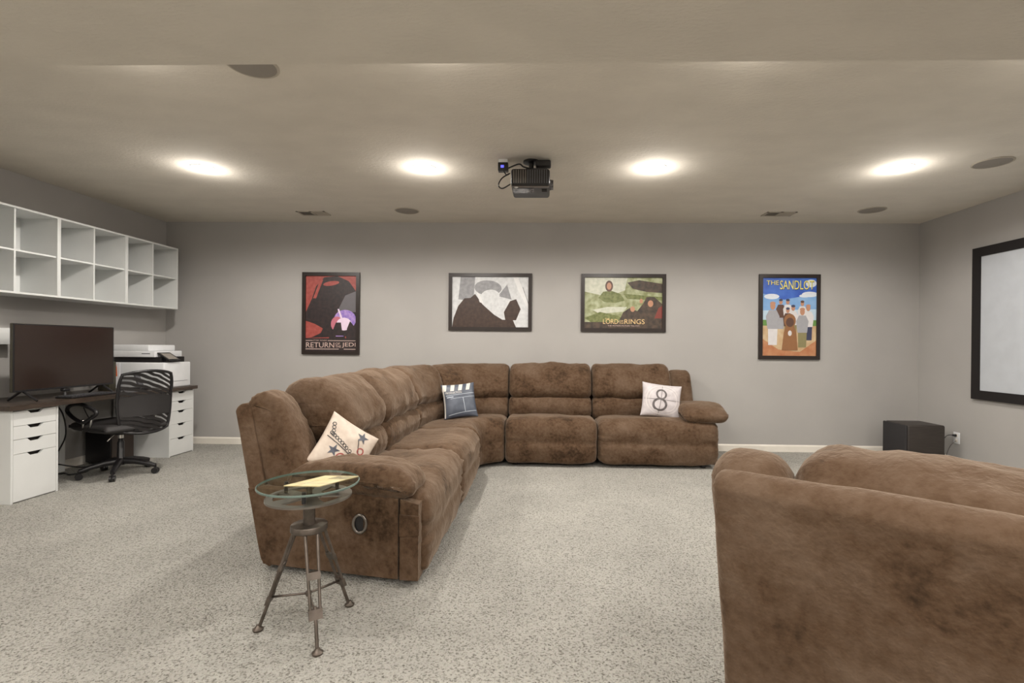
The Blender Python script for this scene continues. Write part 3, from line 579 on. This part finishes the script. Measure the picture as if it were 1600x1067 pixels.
MB().lathe([(.03, .448), (.072, .448), (.074, .444), (.074, .424), (.070, .420), (.03, .420)], (TX, TY, 0), 36).build('collar_disc', 'iron', t, True, 40)
feet = ((-1.208, 2.068), (-.902, 2.283), (-.884, 1.92))
for fx, fy in feet:
    dv = Vector((fx-TX, fy-TY, 0)); L = dv.length; dv /= L; sv = Vector((-dv.y, dv.x, 0))
    def at(z, s_=0):
        k = (.424-z)/.424; p = Vector((TX, TY, 0))+dv*(.055+(L-.055)*k)+sv*s_; return (p.x, p.y, z)
    lg = MB().tube([at(.424, -.024), at(.13, -.018)], .0065).tube([at(.424, .024), at(.13, .018)], .0065).tube([at(.16), at(.012)], .0075).build('leg', 'iron', t, True, 40)
    for z in (.27, .135):
        q = MB(); h_ = .014 if z > .2 else .018
        a_, b_ = at(z-h_, -.026), at(z-h_, .026); c_, d_ = at(z+h_, .026), at(z+h_, -.026); off = dv*.008
        q.add([Vector(p)+off for p in (a_, b_, c_, d_)]+[Vector(p)-off for p in (a_, b_, c_, d_)], [(0, 1, 2, 3), (7, 6, 5, 4), (0, 4, 5, 1), (1, 5, 6, 2), (2, 6, 7, 3), (3, 7, 4, 0)]).build('bracket', 'iron', lg)
    MB().lathe([(.020, 0), (.022, .008), (.012, .016), (.008, .024)], (fx, fy, 0), 16).build('foot', 'iron', lg, True, 40)
    e_ = at(.14); MB().tube([(TX, TY, .15), e_], .005).build('stretcher', 'iron', t, True)
MB().lathe([(.012, .142), (.012, .158)], (TX, TY, 0), 12).build('stretcher_hub', 'iron', t)
bk = thing('booklet', (TX, TY, .6275), 'cream printed booklet lying on the glass side table', 'booklet')
def bf(u, v, w): return (TX-.072+.150*u+.10*v, TY-.075+.0*u+.165*v, .6278+w)
MB().prism([(0, 0), (1, 0), (1, 1), (0, 1)], bf, .003).build('cover', 'paper', bk)
MB().prism([(.45, .66), (1, .66), (1, .95), (.45, .95)], lambda u, v, w: bf(u, v, .003+w), .0004).build('printed_picture', 'paper2', bk)
for a, b_ in ((((.0, .22)), ((1., .25))), (((.33, 0)), ((.36, .5)))):
    MB().prism([(a[0], a[1]), (b_[0], b_[1]), (b_[0]+.012, b_[1]+.015), (a[0]+.012, a[1]+.015)], lambda u, v, w: bf(u, v, .003+w), .0003).build('printed_line', 'print_grey', bk)

# ------------------------------------------------------------ wall cubes
ZE, YE = 1.600, 5.617
for k, lab in enumerate(('white open wall cabinet of four cubes nearest the corner', 'white open wall cabinet of four cubes, middle one of the row', 'white open wall cabinet of four cubes above the monitor, farthest from the corner')):
    y1 = YE-.70*k; y0 = y1-.70; x0, x1 = XL+.001, XL+.35; tk = .016
    t = thing('wall_cabinet', (XL, (y0+y1)/2, ZE), lab, 'shelf', 'white cube cabinets on the wall')
    MB().box((x0, y0, ZE), (x1, y1, ZE+tk)).build('bottom_panel', 'white', t); MB().box((x0, y0, ZE+.70-tk), (x1, y1, ZE+.70)).build('top_panel', 'white', t)
    for ya in (y0, y1-tk): MB().box((x0, ya+.0005, ZE+tk), (x1, ya+tk-.0005, ZE+.70-tk)).build('side_panel', 'white', t)
    MB().box((x0+.01, y0+tk, ZE+tk), (x0+.016, y1-tk, ZE+.70-tk)).build('back_panel', 'white', t)
    MB().box((x0+.016, (y0+y1)/2-.007, ZE+tk), (x1-.012, (y0+y1)/2+.007, ZE+.70-tk)).build('divider', 'white', t)
    for ya, yb_ in ((y0+tk, (y0+y1)/2-.007), ((y0+y1)/2+.007, y1-tk)): MB().box((x0+.016, ya, ZE+.343), (x1-.012, yb_, ZE+.357)).build('shelf', 'white', t)
t = tag(MB().rbox((XL+.001, 3.2, 1.19), (XL+.13, 4.12, 1.325), .004, 2).build('wall_ledge', 'white', None, True, 40), 'short white wall ledge behind the monitor', 'ledge')

# ------------------------------------------------------------ desk
DX = -3.965
def alex(yn, fr, label):
    y0, y1 = yn, yn+.36; x0, x1 = XL+.03, DX
    t = thing('drawer_unit', ((x0+x1)/2, (y0+y1)/2, 0), label, 'drawers', 'white drawer units under the desk')
    tk = .016
    for ya in (y0, y1-tk): MB().box((x0, ya, 0), (x1, ya+tk, .70)).build('side_panel', 'white', t)
    MB().box((x0, y0+tk, .684), (x1-.02, y1-tk, .70)).build('top_panel', 'white', t); MB().box((x0, y0+tk, .0), (x1-.02, y1-tk, .03)).build('bottom_panel', 'white', t)
    MB().box((x0, y0+tk, .03), (x0+.006, y1-tk, .684)).build('back_panel', 'white', t); MB().box((x0+.02, y0+tk+.001, .03), (x1-.035, y1-tk-.001, .68)).build('shade_block', 'dark', t)  # dark block stands in for the shade behind the handle cutouts
    z = .692; a, b_ = y0+tk+.002, y1-tk-.002; m_ = (a+b_)/2
    tot = sum(fr)
    for h in fr:
        hh = h/tot*.682; zt = z-.003; zb = z-hh
        MB().prism([(a, zb), (b_, zb), (b_, zt), (m_+.062, zt), (m_+.035, zt-.025), (m_-.035, zt-.025), (m_-.062, zt), (a, zt)], lambda u, v, w: (x1-.018+w, u, v), .018).build('drawer_front', 'white', t)
        z = zb
alex(3.577, (.166, .149, .161, .524), 'white drawer unit with three shallow drawers over one tall drawer')
alex(5.13, (.15, .15, .2, .22, .26), 'white five-drawer unit under the far end of the desk')
t = thing('desk', (-4.25, 4.5, 0), 'long dark brown desk top on white legs along the left wall', 'desk')
MB().box((XL+.005, 3.535, .7005), (-3.925, 5.50, .736)).build('desk_top', 'desktop', t)
MB().box((-4.56, 4.49, 0), (-4.51, 4.545, .7005)).build('leg', 'white', t)

# monitor
t = thing('monitor', (-4.15, 4.18, .736), 'large switched-off flat television used as a monitor on the desk', 'monitor')
MB().rbox((-4.155, 3.735, .815), (-4.13, 4.635, 1.358), .006, 2).build('casing', 'olive', t, True, 40)
MB().box((-4.1305, 3.738, .818), (-4.126, 4.632, 1.355)).build('bezel', 'black', t)
MB().box((-4.1262, 3.747, .832), (-4.125, 4.623, 1.347)).build('screen', 'screen_dark', t)
for y in (3.83, 4.53):
    for dx in (-.115, .125): MB().tube([(-4.155, y, .825), (-4.155+dx, y, .744)], [.011, .008], 8).build('stand_foot', 'black', t, True, 40)
k = thing('keyboard', (-4.05, 4.30, .736), 'black keyboard on the desk below the monitor', 'keyboard')
MB().rbox((-4.13, 4.07, .7365), (-3.98, 4.50, .752), .005, 2).build('keyboard_base', 'black', k, True, 40)
for i in range(5):
    for j in range(15): MB().box((-4.122+i*.028, 4.08+j*.0275, .7515), (-4.122+i*.028+.022, 4.08+j*.0275+.022, .7575)).build('key', 'keys', k)
q = thing('webcam', (-4.10, 4.16, .752), 'small dark webcam standing under the monitor edge', 'webcam')
MB().rbox((-4.16, 4.14, .790), (-4.12, 4.20, .815), .01).build('camera_head', 'black', q, True, 40); MB().tube([(-4.14, 4.17, .737), (-4.14, 4.17, .795)], [.02, .006], 10).build('stalk', 'black', q, True, 40)
q = tag(MB().box((-4.12, 4.54, .7362), (-3.96, 4.74, .739)).build('mouse_mat', 'greydev', None), 'dark grey mouse mat beside the keyboard', 'mouse mat')
q = thing('mouse', (-4.04, 4.62, .739), 'small black computer mouse on the mat', 'mouse')
MB().lathe([(.001, .026), (.014, .024), (.026, .014), (.029, .002), (.028, 0)], (-4.04, 4.62, .739), 16).build('mouse_shell', 'black', q, True); MB().box((-4.03, 4.617, .758), (-4.018, 4.623, .764)).build('wheel', 'greydev', q)
q = thing('desk_phone', (-4.12, 4.93, .736), 'grey handset leaning in its charging stand beside the printer', 'phone')
MB().rbox((-4.16, 4.85, .7365), (-4.04, 4.98, .765), .008).build('cradle', 'black', q, True, 40)
MB().prism([(-.03, 0), (.03, 0), (.026, .17), (-.026, .17)], lambda u, v, w: (-4.10-v*.38+w, 4.915+u, .765+v*.93), .018).build('handset', 'greydev', q)
q = tag(MB().rbox((-4.42, 4.78, .737), (-4.30, 4.86, 1.02), .006, 2).build('tower_speaker', 'olive', None, True, 40), 'slim dark upright speaker between monitor and printer', 'speaker')

# printer
px0, px1, py0, py1 = -4.555, -3.985, 5.08, 5.47
t = thing('printer', (-4.27, 5.27, .736), 'white multifunction printer with black middle band and tilted touch panel', 'printer')
MB().rbox((px0, py0, .7365), (px1, py1, 1.005), .012).build('body', 'whiteplastic', t, True, 40)
MB().box((px0+.02, py0+.02, 1.004), (px1-.06, py1-.02, 1.062)).build('output_bay', 'velvet', t)
MB().rbox((px0, py0, 1.060), (px1-.10, py1, 1.125), .008).build('scanner_bed', 'whiteplastic', t, True, 40)
MB().rbox((px0+.01, py0+.01, 1.124), (px1-.17, py1-.01, 1.19), .012).build('document_feeder', 'whiteplastic', t, True, 40)
MB().box((px1-.24, py0-.001, 1.094), (px1-.15, py0+.004, 1.102)).build('scanner_latch', 'greydev', t)
MB().box((px1-.0008, py0+.05, .80), (px1+.002, py1-.05, .803)).build('tray_seam', 'greydev', t); MB().box((px0+.02, py0-.001, .812), (px1-.012, py0+.002, .815)).build('tray_seam', 'greydev', t)
pn = MB().prism([(0, 0), (.15, 0), (.15, .012), (0, .012)], lambda u, v, w: (px1-.10+u*.82+v*.5, py0+.03+w, 1.10-u*.52+v*.8), .17).build('touch_panel', 'black', t)
MB().prism([(.02, .0122), (.13, .0122), (.13, .0135), (.02, .0135)], lambda u, v, w: (px1-.10+u*.82+v*.5, py0+.05+w, 1.10-u*.52+v*.8), .13).build('display', 'grille', pn)
MB().box((px1-.09, py0+.06, 1.004), (px1-.03, py0+.17, 1.07)).build('panel_arm', 'black', t)
q = thing('leaflet', (-4.48, 5.05, .736), 'white folded leaflet with an orange stripe leaning on the printer', 'leaflet')
MB().box((-4.53, 5.060, .737), (-4.44, 5.066, 1.0)).build('sheet', 'white_paper', q); MB().prism([(-4.495, .86), (-4.465, .86), (-4.475, .985)], lambda u, v, w: (u, 5.0597-w, v), .0005).build('orange_stripe', 'orange', q)

# things below the desk
t = thing('computer_tower', (-4.42, 4.93, 0), 'black desktop computer tower on the carpet under the desk', 'computer')
MB().rbox((-4.56, 4.80, .02), (-4.30, 5.08, .36), .008).build('case', 'black', t, True, 40); MB().box((-4.30, 4.81, .03), (-4.296, 5.07, .35)).build('front_panel', 'cpu', t)
for a in (-4.53, -4.33):
    for b_ in (4.83, 5.05): MB().lathe([(.015, 0), (.015, .022)], (a, b_, 0), 10).build('foot', 'black', t)
for pts, r, lab in (([(-4.45, 4.36, .69), (-4.44, 4.45, .55), (-4.46, 4.50, .35), (-4.50, 4.47, .2), (-4.48, 4.40, .12), (-4.38, 4.38, .10), (-4.30, 4.50, .05), (-4.36, 4.70, .028), (-4.45, 4.74, .028)], .006, 'black cable dropping from the desk beside the white leg'),
                    ([(-4.50, 4.30, .012), (-4.40, 4.42, .012), (-4.30, 4.38, .012), (-4.26, 4.50, .012), (-4.34, 4.66, .012), (-4.28, 4.78, .012)], .007, 'tangled black cable lying on the carpet under the desk'),
                    ([(-4.55, 4.02, .69), (-4.55, 4.06, .4), (-4.52, 4.10, .15), (-4.5, 4.16, .012), (-4.42, 4.30, .012)], .006, 'black cable behind the near drawer unit'),
                    ([(-4.57, 4.75, .69), (-4.57, 4.80, .55), (-4.56, 4.86, .42)], .004, 'thin black cable running down to the computer tower')):
    tag(MB().tube(crom(pts, 50, False), r).build('cable', 'black', None, True), lab, 'cable')

# ------------------------------------------------------------ office chair
CX, CY = -3.90, 4.46
t = thing('office_chair', (CX, CY, 0), 'black mesh-back swivel office chair with loop armrests at the desk', 'chair')
F = Vector((-.93, .367, 0)).normalized(); R_ = Vector((F.y, -F.x, 0))      # forward, right
def ch(r, f, z): p = Vector((CX, CY, z))+R_*r+F*f; return (p.x, p.y, p.z)
for k in range(5):
    a = math.radians(228+72*k); dx, dy = math.cos(a), math.sin(a)
    lg = MB().tube([(CX+dx*q_, CY+dy*q_, z) for q_, z in ((.02, .125), (.12, .118), (.22, .095), (.285, .075))], [.03, .027, .022, .018], 10).build('base_arm', 'black', t, True, 50)
    q = MB(); cc = (CX+dx*.285, CY+dy*.285)
    for s_ in (-1, 1):
        o_ = Vector((-dy, dx, 0))*s_*.012; q.tube([(cc[0]+o_.x-o_.x*.7, cc[1]+o_.y-o_.y*.7, .028), (cc[0]+o_.x*1.7, cc[1]+o_.y*1.7, .028)], .027, 16)
    q.tube([(cc[0], cc[1], .04), (cc[0], cc[1], .08)], .01, 8).build('caster', 'black', lg, True, 40)
MB().lathe([(.035, .09), (.035, .14), (.028, .15), (.028, .30), (.02, .31), (.02, .40)], (CX, CY, 0), 20).build('gas_lift', 'black', t, True, 40)
MB().lathe([(.021, .335), (.021, .365)], (CX, CY, 0), 16).build('lift_ring', 'chrome', t)
MB().prism([(-.10, -.14), (.10, -.14), (.10, .14), (-.10, .14)], lambda u, v, w: ch(u, v, .385+w), .035).build('tilt_mechanism', 'black', t)
MB().tube([ch(.08, .0, .39), ch(.26, -.02, .375)], .006).lathe([(.001, -.008), (.022, -.006), (.022, .006), (.001, .008)], ch(.275, -.02, .375), 12).build('height_lever', 'black', t, True, 40)
MB().tube([ch(-.05, -.03, .40), ch(-.13, -.05, .33)], .005).build('tilt_lever', 'chrome', t, True)
SP = [(-.24, .43), (-.26, .465), (-.20, .49), (0, .485), (.22, .495), (.31, .475), (.325, .45), (.25, .425), (0, .42)]
cushion(MB(), SP, -.25, .25, lambda x, y, z: ch(x, y, z), r=.03, puff=.008, wr=.003, gather=0).build('seat', 'softblack', t, True)
def bk_(u, v):   # u -1..1 across, v 0..1 up
    hw = .225+.03*math.sin(v*3.0) if v < .75 else .255*math.cos((v-.75)*2.2)**.6+.0
    cv = -.27-.05*v-.06*math.sin(v*math.pi)*.3+.055*u*u+.05*math.sin((v-.25)*5)*.4
    hw *= .86
    return ch(u*hw+.065, cv, .425+.535*v-.03*u*u*(1 if v > .5 else 0)-.03*(1-u*u)*(v < .01))
n = 24; mb = MB(); mb.add([bk_(-1+2*i/n, j/n) for j in range(n+1) for i in range(n+1)], [(j*(n+1)+i, j*(n+1)+i+1, (j+1)*(n+1)+i+1, (j+1)*(n+1)+i) for j in range(n) for i in range(n)])
mb.build('mesh_back', 'mesh', t, True)
pts = [bk_(-1, j/12) for j in range(13)]+[bk_(-1+2*i/10, 1) for i in range(1, 10)]+[bk_(1, 1-j/12) for j in range(13)]+[bk_(1-2*i/10, 0) for i in range(1, 10)]
MB().tube(pts, .013, 8, True).build('back_frame', 'black', t, True)
mb = MB(); vs = []
for s_ in (-.006, .008):
    for j in range(7):
        for i in range(n+1): p = Vector(bk_(-1+2*i/n, .24+.36*j/6)); vs.append(p-F*s_)
L = 7*(n+1); fs = []
for o_ in (0, L):
    fs += [(o_+j*(n+1)+i, o_+j*(n+1)+i+1, o_+(j+1)*(n+1)+i+1, o_+(j+1)*(n+1)+i) for j in range(6) for i in range(n)]
mb.add(vs, fs).build('lumbar_band', 'softblack', t, True)
MB().prism([(-.04, 0), (.04, 0), (.04, .06), (-.04, .06)], lambda u, v, w: ch(u, -.14-v*2.4, .40+w+v*.4), .02).build('back_bracket', 'black', t)
for s_ in (-1, 1):
    loop = crom([(s_*.27, -.17, .615), (s_*.285, .0, .668), (s_*.29, .16, .66), (s_*.285, .25, .61), (s_*.275, .20, .555), (s_*.265, .10, .515), (s_*.265, .02, .515), (s_*.268, -.10, .565)], 40)
    ar = MB().tube([ch(*p) for p in loop], .016, 10, True).build('armrest', 'black', t, True)
    MB().tube([ch(s_*.265, .04, .535), ch(s_*.235, .10, .43)], .010).tube([ch(s_*.268, -.10, .58), ch(s_*.235, -.0, .43)], .010).build('arm_strut', 'chrome', ar, True)
